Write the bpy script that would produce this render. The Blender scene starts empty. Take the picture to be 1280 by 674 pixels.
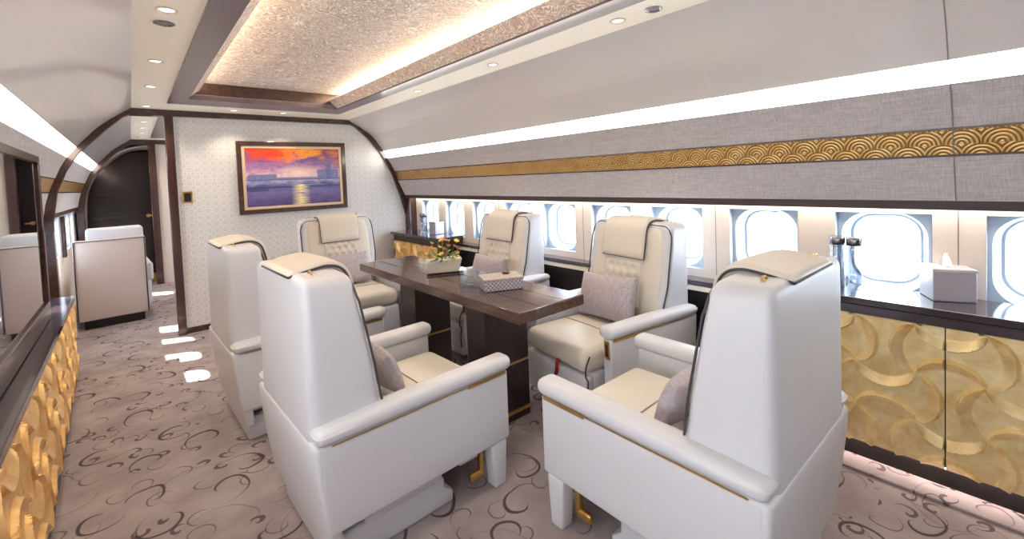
import bpy, bmesh, math, random
from mathutils import Vector, Matrix, Euler
random.seed(7)
S = bpy.context.scene
C = S.collection
PI = math.pi

# ---------------------------------------------------------------- camera
cam = bpy.data.cameras.new('camera')
co = bpy.data.objects.new('camera', cam); C.objects.link(co)
F_PX = 552.3966
cam.sensor_width = 36; cam.lens = F_PX / 1280 * 36
cam.shift_y = -(337 - 243) / 1280
cam.clip_start = .02
r_ = Vector((0.75589836, -0.65355958, -0.03843879))
u_ = Vector((0.05433019, 0.00411044, 0.99851456))
b_ = Vector((-0.65243076, -0.75686391, 0.03861509))
M = Matrix((r_, u_, b_)).transposed().to_4x4()
M.translation = Vector((0, 0, 1.38))
co.matrix_world = M
S.camera = co

# ---------------------------------------------------------------- world, sun, exposure
S.view_settings.view_transform = 'Standard'
S.view_settings.look = 'None'
S.view_settings.exposure = 0.72
S.view_settings.gamma = 1
S.view_settings.use_curve_mapping = False
W = bpy.data.worlds.new('sky'); S.world = W; W.use_nodes = True
W.node_tree.nodes['Background'].inputs[0].default_value = (.72, .86, 1, 1)
W.node_tree.nodes['Background'].inputs[1].default_value = 11.0
sun = bpy.data.lights.new('sun', 'SUN'); so = bpy.data.objects.new('sun', sun); C.objects.link(so)
sun.energy = 22; sun.angle = math.radians(.6); sun.color = (1, .95, .86)
so.rotation_euler = Vector((1.0, -.40, -1.0)).to_track_quat('-Z', 'Y').to_euler()
so.location = (-4, 4, 5)

def area(name, loc, rot, sx, sy, power, col, spread=PI):
    l = bpy.data.lights.new(name, 'AREA'); l.shape = 'RECTANGLE'; l.size = sx; l.size_y = sy
    l.energy = power; l.color = col; l.spread = spread
    o = bpy.data.objects.new(name, l); C.objects.link(o); o.location = loc; o.rotation_euler = rot
    return o
WARM = (1, .83, .62)
# glow of the tray ceiling's own hidden strips and of the cabin's ceiling lights
area('tray_strip_right', (1.69, 2.45, 2.175), (PI, 0, 0), .04, 4.0, 26, WARM)
area('tray_strip_left', (.33, 2.45, 2.175), (PI, 0, 0), .04, 4.0, 24, WARM)

# ---------------------------------------------------------------- mesh helpers
def obj(name, bm, mat=None, parent=None, smooth=False, label=None):
    me = bpy.data.meshes.new(name)
    bmesh.ops.recalc_face_normals(bm, faces=bm.faces)
    bm.to_mesh(me); bm.free()
    if smooth:
        for p in me.polygons: p.use_smooth = True
    if mat: me.materials.append(mat)
    o = bpy.data.objects.new(name, me); C.objects.link(o)
    if parent: o.parent = parent
    if label: o['label'] = label
    return o
def tag(o, label, cat, group=None, kind=None):
    o['label'] = label; o['category'] = cat
    if group: o['group'] = group
    if kind: o['kind'] = kind
    return o
def thing(name, label, cat, loc=(0, 0, 0), rz=0, group=None):
    o = bpy.data.objects.new(name, None); C.objects.link(o); o.empty_display_size = .1
    o.location = loc; o.rotation_euler = (0, 0, rz)
    return tag(o, label, cat, group)
def struct(name, bm, mat, smooth=False, parent=None):
    o = obj(name, bm, mat, parent, smooth)
    if not parent: o['kind'] = 'structure'
    return o
def NB(): return bmesh.new()
def box(bm, x0, x1, y0, y1, z0, z1, bev=0, seg=2, mtx=None):
    r = bmesh.ops.create_cube(bm, size=1)
    vs = r['verts']
    for v in vs:
        v.co = Vector(((x0 + x1) / 2 + v.co.x * (x1 - x0), (y0 + y1) / 2 + v.co.y * (y1 - y0), (z0 + z1) / 2 + v.co.z * (z1 - z0)))
    if bev:
        es = list({e for v in vs for e in v.link_edges})
        r = bmesh.ops.bevel(bm, geom=es, offset=bev, segments=seg, affect='EDGES', profile=.5)
        vs = list({v for f in r['faces'] for v in f.verts})
    if mtx: bmesh.ops.transform(bm, matrix=mtx, verts=vs)
    return bm
def rb(bm, x0, x1, y0, y1, z0, z1, r=.03, flat=4, k=3, warp=None):
    """rounded box on a dense grid that may be warped"""
    c = [(x0 + x1) / 2, (y0 + y1) / 2, (z0 + z1) / 2]
    h = [(x1 - x0) / 2, (y1 - y0) / 2, (z1 - z0) / 2]
    r = min([r] + h)
    def samples(hh):
        i = hh - r; out = []
        for a in range(k): out.append(-hh + r * (1 - math.cos(a / k * PI / 2)) if 0 else -hh + r * (math.tan(a / k * PI / 4)))
        if i > 1e-5:
            n = flat
            out += [-i + 2 * i * a / n for a in range(n + 1)]
        else: out.append(0)
        out += [-q for q in reversed(out[:k])]
        return out
    cache = {}
    def vert(p):
        key = tuple(round(q, 6) for q in p)
        if key in cache: return cache[key]
        inn = [max(-(h[i] - r), min(h[i] - r, p[i])) for i in range(3)]
        d = Vector([p[i] - inn[i] for i in range(3)])
        d = d.normalized() * r if d.length > 1e-9 else d
        q = Vector([c[i] + inn[i] + d[i] for i in range(3)])
        if warp: q = Vector(warp(q))
        cache[key] = bm.verts.new(q); return cache[key]
    ss = [samples(h[i]) for i in range(3)]
    for ax in range(3):
        a, b = [(1, 2), (2, 0), (0, 1)][ax]
        for s in (-1, 1):
            for i in range(len(ss[a]) - 1):
                for j in range(len(ss[b]) - 1):
                    vs = []
                    for (ii, jj) in ((i, j), (i + 1, j), (i + 1, j + 1), (i, j + 1)):
                        p = [0, 0, 0]; p[ax] = s * h[ax]; p[a] = ss[a][ii]; p[b] = ss[b][jj]
                        vs.append(vert(p))
                    vs = list(dict.fromkeys(vs))
                    if len(vs) >= 3:
                        try: bm.faces.new(vs if s > 0 else vs[::-1])
                        except ValueError: pass
    return bm
def tube(bm, pts, rad, n=8, closed=False):
    pts = [Vector(p) for p in pts]; rings = []
    m = len(pts); up = Vector((0, 0, 1)); prev = None
    for i, p in enumerate(pts):
        a = pts[(i - 1) % m] if (closed or i > 0) else p
        b = pts[(i + 1) % m] if (closed or i < m - 1) else p
        t = (b - a).normalized()
        if prev is None:
            x = t.cross(up)
            if x.length < .1: x = t.cross(Vector((1, 0, 0)))
        else: x = prev - t * prev.dot(t)
        x.normalize(); prev = x; y = t.cross(x)
        rr = rad[i] if isinstance(rad, (list, tuple)) else rad
        rings.append([bm.verts.new(p + (x * math.cos(2 * PI * k / n) + y * math.sin(2 * PI * k / n)) * rr) for k in range(n)])
    for i in range(m if closed else m - 1):
        A, B = rings[i], rings[(i + 1) % m]
        for k in range(n): bm.faces.new((A[k], A[(k + 1) % n], B[(k + 1) % n], B[k]))
    if not closed: bm.faces.new(rings[0][::-1]); bm.faces.new(rings[-1])
    return bm
def lathe(bm, prof, n=24, loc=(0, 0, 0), cap=True):
    rings = []
    for r, z in prof:
        rings.append([bm.verts.new((loc[0] + r * math.cos(2 * PI * k / n), loc[1] + r * math.sin(2 * PI * k / n), loc[2] + z)) for k in range(n)])
    for A, B in zip(rings, rings[1:]):
        for k in range(n): bm.faces.new((A[k], A[(k + 1) % n], B[(k + 1) % n], B[k]))
    if cap: bm.faces.new(rings[0][::-1]); bm.faces.new(rings[-1])
    return bm
def sheet(bm, prof, y0, y1, th=.012, n=1, side=1):
    """extrude an (x,z) open polyline along y, with thickness to the outside"""
    P = [Vector((p[0], p[1])) for p in prof]; out = []
    for i, p in enumerate(P):
        a = P[max(i - 1, 0)]; b = P[min(i + 1, len(P) - 1)]
        t = (b - a).normalized(); out.append(p + Vector((t.y, -t.x)) * th * side)
    loop = P + out[::-1]
    A = [bm.verts.new((q.x, y0, q.y)) for q in loop]; B = [bm.verts.new((q.x, y1, q.y)) for q in loop]
    m = len(loop)
    for i in range(m): bm.faces.new((A[i], A[(i + 1) % m], B[(i + 1) % m], B[i]))
    k = len(P)
    for i in range(k - 1):
        bm.faces.new((A[i], A[m - 1 - i], A[m - 2 - i], A[i + 1])); bm.faces.new((B[i], B[i + 1], B[m - 2 - i], B[m - 1 - i]))
    return bm
def bez(pts, n=6):
    """Catmull-Rom through 2D/3D points"""
    P = [Vector(p) for p in pts]; out = []
    for i in range(len(P) - 1):
        a, b, c, d = P[max(i - 1, 0)], P[i], P[i + 1], P[min(i + 2, len(P) - 1)]
        for k in range(n):
            t = k / n
            out.append(.5 * ((2 * b) + (c - a) * t + (2 * a - 5 * b + 4 * c - d) * t * t + (3 * b - a - 3 * c + d) * t ** 3))
    out.append(P[-1]); return out

# ---------------------------------------------------------------- material helpers
class NT:
    def __init__(s, name):
        s.m = bpy.data.materials.new(name); s.m.use_nodes = True; s.t = s.m.node_tree
        s.b = s.t.nodes['Principled BSDF']; s.co = s.t.nodes.new('ShaderNodeTexCoord')
    def n(s, typ, **k):
        o = s.t.nodes.new('ShaderNode' + typ)
        for a, v in k.items(): setattr(o, a, v)
        return o
    def l(s, a, b): s.t.links.new(a, b)
    def v(s, inp, val):
        if hasattr(val, 'links') or isinstance(val, bpy.types.NodeSocket): s.l(val, inp)
        else: inp.default_value = val
    def math(s, op, a, b=0.0, c=0.0, clamp=False):
        o = s.n('Math', operation=op, use_clamp=clamp); s.v(o.inputs[0], a); s.v(o.inputs[1], b); s.v(o.inputs[2], c); return o.outputs[0]
    def vm(s, op, a, b=(0, 0, 0)):
        o = s.n('VectorMath', operation=op); s.v(o.inputs[0], a); s.v(o.inputs[1], b); return o
    def map(s, scale=(1, 1, 1), src=None, loc=(0, 0, 0)):
        o = s.n('Mapping'); s.l(src or s.co.outputs['Object'], o.inputs[0]); o.inputs['Scale'].default_value = scale; o.inputs['Location'].default_value = loc; return o.outputs[0]
    def noise(s, vec, scale=5, detail=4, rough=.5, dist=0):
        o = s.n('TexNoise'); s.l(vec, o.inputs['Vector']); o.inputs['Scale'].default_value = scale; o.inputs['Detail'].default_value = detail
        o.inputs['Roughness'].default_value = rough; o.inputs['Distortion'].default_value = dist; return o
    def ramp(s, fac, stops):
        o = s.n('ValToRGB'); s.l(fac, o.inputs[0]); e = o.color_ramp.elements
        while len(e) < len(stops): e.new(.5)
        for i, (p, c) in enumerate(stops): e[i].position = p; e[i].color = (*c, 1) if len(c) == 3 else c
        return o.outputs[0]
    def mix(s, f, a, b, typ='MIX'):
        o = s.n('Mix', data_type='RGBA', blend_type=typ); s.v(o.inputs[0], f)
        for inp, q in ((o.inputs[6], a), (o.inputs[7], b)):
            s.v(inp, (*q, 1) if isinstance(q, tuple) and len(q) == 3 else q)
        return o.outputs[2]
    def bump(s, h, strength=.3, dist=.005):
        o = s.n('Bump'); s.l(h, o.inputs['Height']); o.inputs['Strength'].default_value = strength; o.inputs['Distance'].default_value = dist
        s.l(o.outputs[0], s.b.inputs['Normal'])
    def sep(s, vec):
        o = s.n('SeparateXYZ'); s.l(vec, o.inputs[0]); return o.outputs
    def comb(s, x, y, z=0.0):
        o = s.n('CombineXYZ'); s.v(o.inputs[0], x); s.v(o.inputs[1], y); s.v(o.inputs[2], z); return o.outputs[0]
    def set(s, col=None, rough=None, metal=None, **k):
        if col is not None: s.v(s.b.inputs['Base Color'], (*col, 1) if isinstance(col, tuple) else col)
        if rough is not None: s.v(s.b.inputs['Roughness'], rough)
        if metal is not None: s.v(s.b.inputs['Metallic'], metal)
        for a, q in k.items(): s.v(s.b.inputs[a.replace('_', ' ')], q)
        return s.m
def srgb(r, g, b):
    f = lambda c: (c / 255 / 12.92) if c / 255 < .04045 else ((c / 255 + .055) / 1.055) ** 2.4
    return (f(r), f(g), f(b))

def leather(name, col, rough=.42):
    t = NT(name); v = t.map()
    n = t.noise(v, 220, 3); n2 = t.noise(v, 6, 3)
    t.set(t.mix(t.math('MULTIPLY', n2.outputs[0], .25), col, tuple(c * .88 for c in col)), rough)
    t.bump(n.outputs[0], .12, .001); return t.m
def plain(name, col, rough=.5, metal=0, **k):
    t = NT(name); v = t.map(); n = t.noise(v, 30, 3)
    t.set(t.mix(t.math('MULTIPLY', n.outputs[0], .12), col, tuple(c * .85 for c in col)), rough, metal, **k); return t.m
def wood(name, c1, c2, rough=.22, axis=1, coat=.4):
    t = NT(name); sc = [26, 26, 26]; sc[axis] = 1.6
    v = t.map(tuple(sc)); n = t.noise(v, 1.0, 7, .65, .6); n2 = t.noise(t.map(), 3, 2)
    col = t.ramp(n.outputs[0], [(.3, c1), (.55, tuple((a + b) / 2 for a, b in zip(c1, c2))), (.72, c2)])
    t.set(t.mix(t.math('MULTIPLY', n2.outputs[0], .3), col, c1), rough, 0, Coat_Weight=coat, Coat_Roughness=.08)
    t.bump(n.outputs[0], .08, .001); return t.m
def emis(name, col, s):
    t = NT(name); t.set(col, .5); t.b.inputs['Emission Color'].default_value = (*col, 1); t.b.inputs['Emission Strength'].default_value = s; return t.m

M_leather = leather('ivory_leather', srgb(208, 208, 214))
M_leather2 = leather('cream_leather_seat', srgb(216, 208, 196))
M_piping = plain('dark_piping', srgb(66, 60, 66), .5)
M_brass = plain('brushed_brass', srgb(212, 172, 105), .28, .9)
M_wood = wood('dark_walnut_gloss', srgb(52, 32, 30), srgb(92, 62, 54))
M_woodv = wood('dark_walnut_upright', srgb(56, 36, 34), srgb(88, 58, 52), axis=2)
M_table = wood('table_walnut', srgb(58, 40, 37), srgb(106, 76, 66), .2)
M_tableleg = wood('table_leg_walnut', srgb(36, 22, 22), srgb(58, 38, 36), .3, 2, .2)
M_counter = wood('counter_dark_gloss', srgb(50, 42, 50), srgb(78, 66, 74), .14, 1, .6)
M_frame = wood('tray_frame_brown', srgb(100, 84, 90), srgb(120, 104, 108), .35, 1, .2)
M_black = plain('black_plinth', srgb(22, 16, 18), .4)
M_dark = plain('dark_interior', srgb(30, 22, 22), .6)
M_panel = plain('grey_lacquer_panel', srgb(216, 211, 210), .26, 0, Coat_Weight=.5, Coat_Roughness=.05)
M_cream = plain('cream_ceiling', srgb(252, 243, 226), .45)
M_white = plain('white_liner', srgb(222, 210, 200), .45)
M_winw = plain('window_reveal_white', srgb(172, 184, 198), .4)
M_seam = plain('seam_grey', srgb(140, 132, 134), .6)
M_cove = emis('cove_light_white', (1, .95, .86), 7.5)
M_covel = emis('cove_light_warm', (1, .90, .76), 7.0)
M_led = emis('window_led', (1, .90, .76), 7.0)
M_down = emis('downlight_lens', (1, .93, .80), 2.2)
M_chrome = plain('chrome', srgb(150, 150, 158), .25, 1)
M_pillow = None

def fabric(name, c1, c2, sc=(60, 8, 300), rough=.85):
    t = NT(name); a = t.noise(t.map(sc), 1, 3); b = t.noise(t.map((sc[0], sc[2], sc[1])), 1, 3)
    f = t.math('MULTIPLY', t.math('ADD', a.outputs[0], b.outputs[0]), .5)
    t.set(t.ramp(f, [(.38, c1), (.62, c2)]), rough); t.bump(f, .25, .002); return t.m
M_fabric = fabric('lilac_grey_linen', srgb(180, 174, 176), srgb(210, 205, 206), (60, 10, 240))
M_fabric2 = fabric('taupe_linen', srgb(172, 160, 158), srgb(190, 178, 174), (60, 60, 60))
M_pillow = fabric('mauve_grey_silk', srgb(160, 151, 158), srgb(182, 173, 180), (90, 90, 30), .55)

def carpet():
    t = NT('swirl_carpet'); base = t.map()
    wob = t.noise(base, 3.0, 2)
    off = t.vm('SCALE', t.vm('SUBTRACT', wob.outputs['Color'], (.5, .5, .5)).outputs[0]); off.inputs[3].default_value = .12
    p = t.vm('ADD', base, off.outputs[0]).outputs[0]
    def layer(scale, shift, ra, rb_, w):
        q = t.map((scale, scale, 0), p, (shift, shift * .7, 0))
        vo = t.n('TexVoronoi', voronoi_dimensions='2D'); t.l(q, vo.inputs['Vector']); vo.inputs['Scale'].default_value = 1; vo.inputs['Randomness'].default_value = .75
        d = t.vm('SUBTRACT', q, vo.outputs['Position']).outputs[0]
        x, y, z = t.sep(d)
        r = t.math('SQRT', t.math('ADD', t.math('MULTIPLY', x, x), t.math('MULTIPLY', y, y)))
        cr, cg, cb = t.sep(vo.outputs['Color'])
        th = t.math('ADD', t.math('DIVIDE', t.math('ARCTAN2', y, x), 2 * PI), t.math('MULTIPLY', cr, 3.0))
        th = t.math('FRACT', th)
        flip = t.math('GREATER_THAN', cg, .5)
        th = t.math('ABSOLUTE', t.math('SUBTRACT', th, flip))
        rt = t.math('MULTIPLY_ADD', t.math('POWER', th, .8), rb_ - ra, ra)
        wd = t.math('MULTIPLY', t.math('MULTIPLY', t.math('SINE', t.math('MULTIPLY', th, PI)), t.math('MULTIPLY_ADD', th, -.7, 1.0)), w)
        m = t.math('SUBTRACT', wd, t.math('ABSOLUTE', t.math('SUBTRACT', r, rt)))
        return t.math('MULTIPLY', m, 60, clamp=True)
    a = layer(3.1, .3, .04, .40, .046); b = layer(5.3, 4.4, .04, .42, .040); c = layer(2.2, 9.1, .1, .47, .02); d = layer(7.5, 2.7, .02, .3, .11)
    n = t.noise(base, 5, 5); fine = t.noise(base, 260, 2)
    col = t.ramp(n.outputs[0], [(.3, srgb(142, 128, 129)), (.7, srgb(174, 161, 160))])
    col = t.mix(t.math('MULTIPLY', fine.outputs[0], .35), col, srgb(132, 116, 118))
    col = t.mix(t.math('MULTIPLY', c, .6), col, srgb(92, 76, 80))
    col = t.mix(t.math('MULTIPLY', b, .75), col, srgb(84, 66, 70))
    br = t.math('GREATER_THAN', t.noise(base, 2.1, 1).outputs[0], .52)
    col = t.mix(t.math('MULTIPLY', t.math('MULTIPLY', d, .8), br), col, srgb(70, 54, 58))
    col = t.mix(t.math('MULTIPLY', a, .9), col, srgb(58, 44, 48))
    t.set(col, .95); t.bump(fine.outputs[0], .5, .004); return t.m
M_carpet = carpet()

def gold(name, c1, c2, metal=.5, rough=.36):
    t = NT(name); n = t.noise(t.map(), 14, 6, .6, .4); n2 = t.noise(t.map(), 90, 3)
    t.set(t.ramp(n.outputs[0], [(.32, c1), (.68, c2)]), rough, metal); t.bump(n2.outputs[0], .06, .001); return t.m
M_rail = wood('matt_dark_rail', srgb(48, 32, 34), srgb(70, 50, 50), .5, 1, 0)
M_gold = gold('pale_gold_leaf', srgb(226, 196, 132), srgb(250, 234, 186))
M_goldw = gold('gold_leaf_warm_reflection', srgb(232, 176, 104), srgb(252, 220, 158), .45)  # gold leaf with the warm tint of a grazing reflection put into its colour

def scallop():
    t = NT('gold_scallop_band'); x, y, z = t.sep(t.map())
    u = t.math('MULTIPLY', y, 9.0); v = t.math('MULTIPLY', z, 9.0 * 2.0)
    row = t.math('FLOOR', v)
    def ring(k):
        rw = t.math('SUBTRACT', row, float(k))
        par = t.math('MULTIPLY', t.math('ABSOLUTE', t.math('MODULO', rw, 2.0)), .5)
        uu = t.math('SUBTRACT', t.math('FRACT', t.math('ADD', u, par)), .5)
        vv = t.math('MULTIPLY', t.math('SUBTRACT', v, rw), .5)
        return t.math('SQRT', t.math('ADD', t.math('MULTIPLY', uu, uu), t.math('MULTIPLY', vv, vv)))
    d0, d1, d2 = ring(0), ring(1), ring(2)
    in1 = t.math('LESS_THAN', d1, .5); in2 = t.math('LESS_THAN', d2, .5)
    # lowest-row circles lie in front
    d = t.math('ADD', t.math('MULTIPLY', in1, d1), t.math('MULTIPLY', t.math('SUBTRACT', 1.0, in1), d0))
    d = t.math('ADD', t.math('MULTIPLY', in2, d2), t.math('MULTIPLY', t.math('SUBTRACT', 1.0, in2), d))
    s = t.math('MULTIPLY_ADD', t.math('SINE', t.math('MULTIPLY', d, 2 * PI * 8)), .5, .5)
    n = t.noise(t.map(), 10, 4)
    c = t.mix(s, srgb(150, 104, 56), t.ramp(n.outputs[0], [(.3, srgb(226, 180, 104)), (.7, srgb(244, 214, 150))]))
    t.set(c, .35, .7); t.bump(s, .6, .003); return t.m
M_belt = scallop()

def lattice():
    t = NT('embossed_lattice_wall'); x, y, z = t.sep(t.map())
    def cell(sc, off):
        a = t.math('SUBTRACT', t.math('FRACT', t.math('MULTIPLY_ADD', x, sc, off)), .5)
        b = t.math('SUBTRACT', t.math('FRACT', t.math('MULTIPLY_ADD', z, sc, off)), .5)
        return t.math('ABSOLUTE', a), t.math('ABSOLUTE', b)
    a, b = cell(15, 0.0)
    sq = t.math('MAXIMUM', a, b); di = t.math('ADD', a, b)
    s1 = t.math('COSINE', t.math('MULTIPLY', sq, 2 * PI * 3)); s2 = t.math('COSINE', t.math('MULTIPLY', di, 2 * PI * 3))
    k = t.math('GREATER_THAN', di, .52)
    m = t.math('ADD', t.math('MULTIPLY', k, s2), t.math('MULTIPLY', t.math('SUBTRACT', 1.0, k), s1))
    m = t.math('MULTIPLY_ADD', m, 1.6, .5, clamp=True)
    t.set(t.mix(m, srgb(206, 203, 202), srgb(228, 226, 225)), .5); t.bump(m, .6, .004); return t.m
M_lattice = lattice()

def swirlceil():
    t = NT('swirled_tray_fabric'); v = t.map((1, 1, 1)); w = t.noise(v, 5, 2)
    off = t.vm('SCALE', t.vm('SUBTRACT', w.outputs['Color'], (.5, .5, .5)).outputs[0]); off.inputs[3].default_value = .5
    p = t.vm('ADD', v, off.outputs[0]).outputs[0]
    n = t.noise(p, 10, 2, .5, 2.4)
    f = t.math('ABSOLUTE', t.math('SUBTRACT', n.outputs[0], .5))
    col = t.ramp(f, [(.0, srgb(254, 248, 238)), (.025, srgb(252, 244, 232)), (.05, srgb(190, 164, 148)), (.13, srgb(212, 190, 174)), (.17, srgb(253, 246, 234))])
    t.set(col, .5); t.bump(f, .5, .004); return t.m
M_tray = swirlceil()

def painting_mat():
    t = NT('sunset_over_water_painting'); x, y, z = t.sep(t.co.outputs['Generated'])
    n = t.noise(t.map((5, 5, 14)), 1.6, 5, .6, .6); n2 = t.noise(t.map((3, 3, 7)), 1.7, 4, .6, .8)
    zz = t.math('MULTIPLY_ADD', t.math('SUBTRACT', n.outputs[0], .5), .30, z)
    c = t.ramp(zz, [(.0, srgb(66, 56, 104)), (.12, srgb(96, 84, 138)), (.24, srgb(120, 110, 160)), (.33, srgb(60, 74, 130)), (.42, srgb(158, 156, 196)), (.52, srgb(214, 178, 192)), (.66, srgb(178, 130, 168)), (.80, srgb(122, 84, 140)), (1, srgb(132, 56, 74))])
    sp = t.noise(t.map((16, 16, 26)), 1.4, 4, .7, .5)
    c = t.mix(t.math('MULTIPLY_ADD', sp.outputs[0], 3.0, -1.35, clamp=True), c, srgb(96, 78, 140), 'MIX')
    # orange blaze along the top, brightest right of centre, dark red at the left
    for (bx, w, col) in ((.60, 3.2, srgb(255, 170, 50)), (.42, 3.4, srgb(240, 112, 32)), (.14, 4.2, srgb(206, 62, 30)), (.94, 6.0, srgb(214, 120, 60))):
        dx = t.math('MULTIPLY', t.math('SUBTRACT', x, bx), w); dz = t.math('MULTIPLY', t.math('SUBTRACT', z, .97), 4.4)
        r = t.math('SQRT', t.math('ADD', t.math('MULTIPLY', dx, dx), t.math('MULTIPLY', dz, dz)))
        m = t.math('MULTIPLY', t.math('SUBTRACT', t.math('ADD', 1.0, t.math('MULTIPLY', t.math('SUBTRACT', n2.outputs[0], .5), 3.2)), r), 1.6, clamp=True)
        c = t.mix(m, c, col)
    # pale glow over the horizon
    dx = t.math('MULTIPLY', t.math('SUBTRACT', x, .54), 3.6); dz = t.math('MULTIPLY', t.math('SUBTRACT', z, .56), 6.0)
    r = t.math('SQRT', t.math('ADD', t.math('MULTIPLY', dx, dx), t.math('MULTIPLY', dz, dz)))
    c = t.mix(t.math('MULTIPLY', t.math('SUBTRACT', 1.0, r, clamp=True), .85), c, srgb(248, 216, 190))
    # skyline right and far shore
    def rect(x0, x1, z0, z1):
        return t.math('MULTIPLY', t.math('MULTIPLY', t.math('GREATER_THAN', x, x0), t.math('LESS_THAN', x, x1)), t.math('MULTIPLY', t.math('GREATER_THAN', z, z0), t.math('LESS_THAN', z, z1)))
    for q in ((.74, .98, .44, .62), (.84, .90, .44, .74), (.02, .30, .44, .55), (.3, .74, .44, .49)):
        c = t.mix(t.math('MULTIPLY', rect(*q), .8), c, srgb(86, 104, 156))
    c = t.mix(t.math('MULTIPLY', rect(0, 1, .31, .335), .8), c, srgb(52, 58, 108)); c = t.mix(t.math('MULTIPLY', rect(0, 1, .45, .46), .6), c, srgb(70, 80, 130)); c = t.mix(t.math('MULTIPLY', rect(0, .22, .26, .33), .7), c, srgb(58, 58, 100))
    # sun path
    gx = t.math('SUBTRACT', 1.0, t.math('MULTIPLY', t.math('ABSOLUTE', t.math('SUBTRACT', x, .55)), 9.5), clamp=True)
    gx = t.math('MULTIPLY', gx, t.math('MULTIPLY_ADD', t.noise(t.map((10, 10, 60)), 1, 2).outputs[0], 3, -.7, clamp=True))
    gx = t.math('MULTIPLY', gx, t.math('LESS_THAN', z, .36))
    c = t.mix(gx, c, srgb(246, 226, 160))
    t.set(c, .4); t.bump(n.outputs[0], .3, .003); return t.m
M_paint = painting_mat()

def glassmat(name, tint=(1, 1, 1), mixf=.12):
    t = NT(name); tr = t.n('BsdfTransparent'); gl = t.n('BsdfGlossy'); mx = t.n('MixShader')
    tr.inputs[0].default_value = (*tint, 1); gl.inputs['Roughness'].default_value = .03
    fr = t.n('LayerWeight'); fr.inputs[0].default_value = .5
    t.l(t.math('MULTIPLY_ADD', t.math('POWER', fr.outputs['Facing'], 5.0), .7, .03 + mixf, clamp=True), mx.inputs[0]); t.l(tr.outputs[0], mx.inputs[1]); t.l(gl.outputs[0], mx.inputs[2])
    t.l(mx.outputs[0], t.t.nodes['Material Output'].inputs[0]); return t.m
M_pane = glassmat('window_pane', (1, 1, 1), 0.0)
M_glass = glassmat('clear_glass', (.80, .83, .87), .10)

# ================================================================ SETTING
Y0, Y1, YB, YC = -1.75, 9.3, 5.245, 8.4
XR, XL = 2.78, -.59
bm = box(NB(), -.8, 2.98, Y0, Y1 + .1, -.06, 0); struct('floor', bm, M_carpet)
# ceiling flat with the hole for the tray
TX0, TX1, TY0, TY1 = .275, 1.72, .30, 4.76
bm = NB()
for q in ((.02, TX0, Y0, Y1), (TX1, 2.0, Y0, Y1), (TX0, TX1, Y0, TY0), (TX0, TX1, TY1, YC + .1)):
    box(bm, q[0], q[1], q[2], q[3], 2.13, 2.15)
box(bm, TX0, TX1, YC + .1, Y1, 2.13, 2.15)
ceil = struct('ceiling', bm, M_cream)
# wall_right: window-level liner with openings, upper panels
WZ0, WZ1 = .735, 1.135
yr = [-.08 - .54 * 2 + .54 * i for i in range(12)]
yl_cabin = [-1.05 + .5 * i for i in range(6)]
yl = yl_cabin + [4.42 + .5 * i + .005 * i for i in range(8)]
yr = [y + (.0 if y > 0 else 0) for y in yr]
def liner(x, ys, hw, sgn, ya, yb):
    bm = NB(); x1 = x + .06 * sgn; a, b = min(x, x1), max(x, x1)
    box(bm, a, b, ya, yb, 0, WZ0); box(bm, a, b, ya, yb, WZ1, 1.26)
    prev = ya
    for y in ys:
        if y - hw > prev + .001: box(bm, a, b, prev, y - hw, WZ0, WZ1)
        prev = y + hw
    if prev < yb: box(bm, a, b, prev, yb, WZ0, WZ1)
    return bm
yr_all = [y for y in yr if y < 5.1] + [5.6 + .54 * i for i in range(6)]
wr = struct('wall_right', liner(XR, yr_all, .185, 1, Y0, Y1), M_white)
wl = struct('wall_left', liner(XL, yl, .175, -1, Y0, Y1), M_white)
# seams in the window liner
bm = NB()
for y in [y + .27 for y in yr_all if y + .27 < 5.2][::2]: box(bm, XR - .0015, XR, y - .002, y + .002, .6, 1.2)
struct('panel_seam', bm, M_seam, parent=wr)
PR = dict(dark=[(2.675, 1.165), (2.675, 1.205)], low=[(2.675, 1.205), (2.632, 1.30), (2.585, 1.40)], belt=[(2.585, 1.40), (2.55, 1.51)],
          up=[(2.55, 1.51), (2.505, 1.60), (2.45, 1.68)], cove=[(2.45, 1.68), (2.41, 1.766)], curve=None)
PL = dict(dark=[(-.545, 1.165), (-.545, 1.205)], low=[(-.545, 1.205), (-.53, 1.30), (-.505, 1.40)], belt=[(-.505, 1.40), (-.465, 1.51)],
          up=[(-.465, 1.51), (-.43, 1.60), (-.385, 1.69)], cove=[(-.385, 1.69), (-.325, 1.775)])
def P2(a): return [(v.x, v.y) for v in bez([(p[0], p[1]) for p in a], 6)]
curveR = P2([(2.41, 1.766), (2.25, 1.965), (1.985, 2.13)])
curveL = P2([(-.325, 1.775), (-.165, 1.965), (.045, 2.13)])
for wall, P, cv, s in ((wr, PR, curveR, 1), (wl, PL, curveL, -1)):
    struct('dark_rail', sheet(NB(), P['dark'], Y0, Y1, .03, side=s), M_rail, parent=wall)
    struct('fabric_panel', sheet(NB(), P['low'], Y0, Y1, .03, side=s), M_fabric, parent=wall)
    struct('gold_band', sheet(NB(), P['belt'], Y0, Y1, .03, side=s), M_belt, parent=wall)
    struct('fabric_panel', sheet(NB(), P['up'], Y0, Y1, .03, side=s), M_fabric, parent=wall)
    struct('lacquer_panel', sheet(NB(), cv, Y0, Y1, .03, side=s), M_panel, True if 0 else False, parent=wall)
    bm = NB()
    for p in (P['belt'][0], P['belt'][1]): box(bm, p[0] - .005, p[0] + .005, Y0, Y1, p[1] - .005, p[1] + .004)
    struct('band_edge', bm, M_wood, parent=wall)
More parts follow.
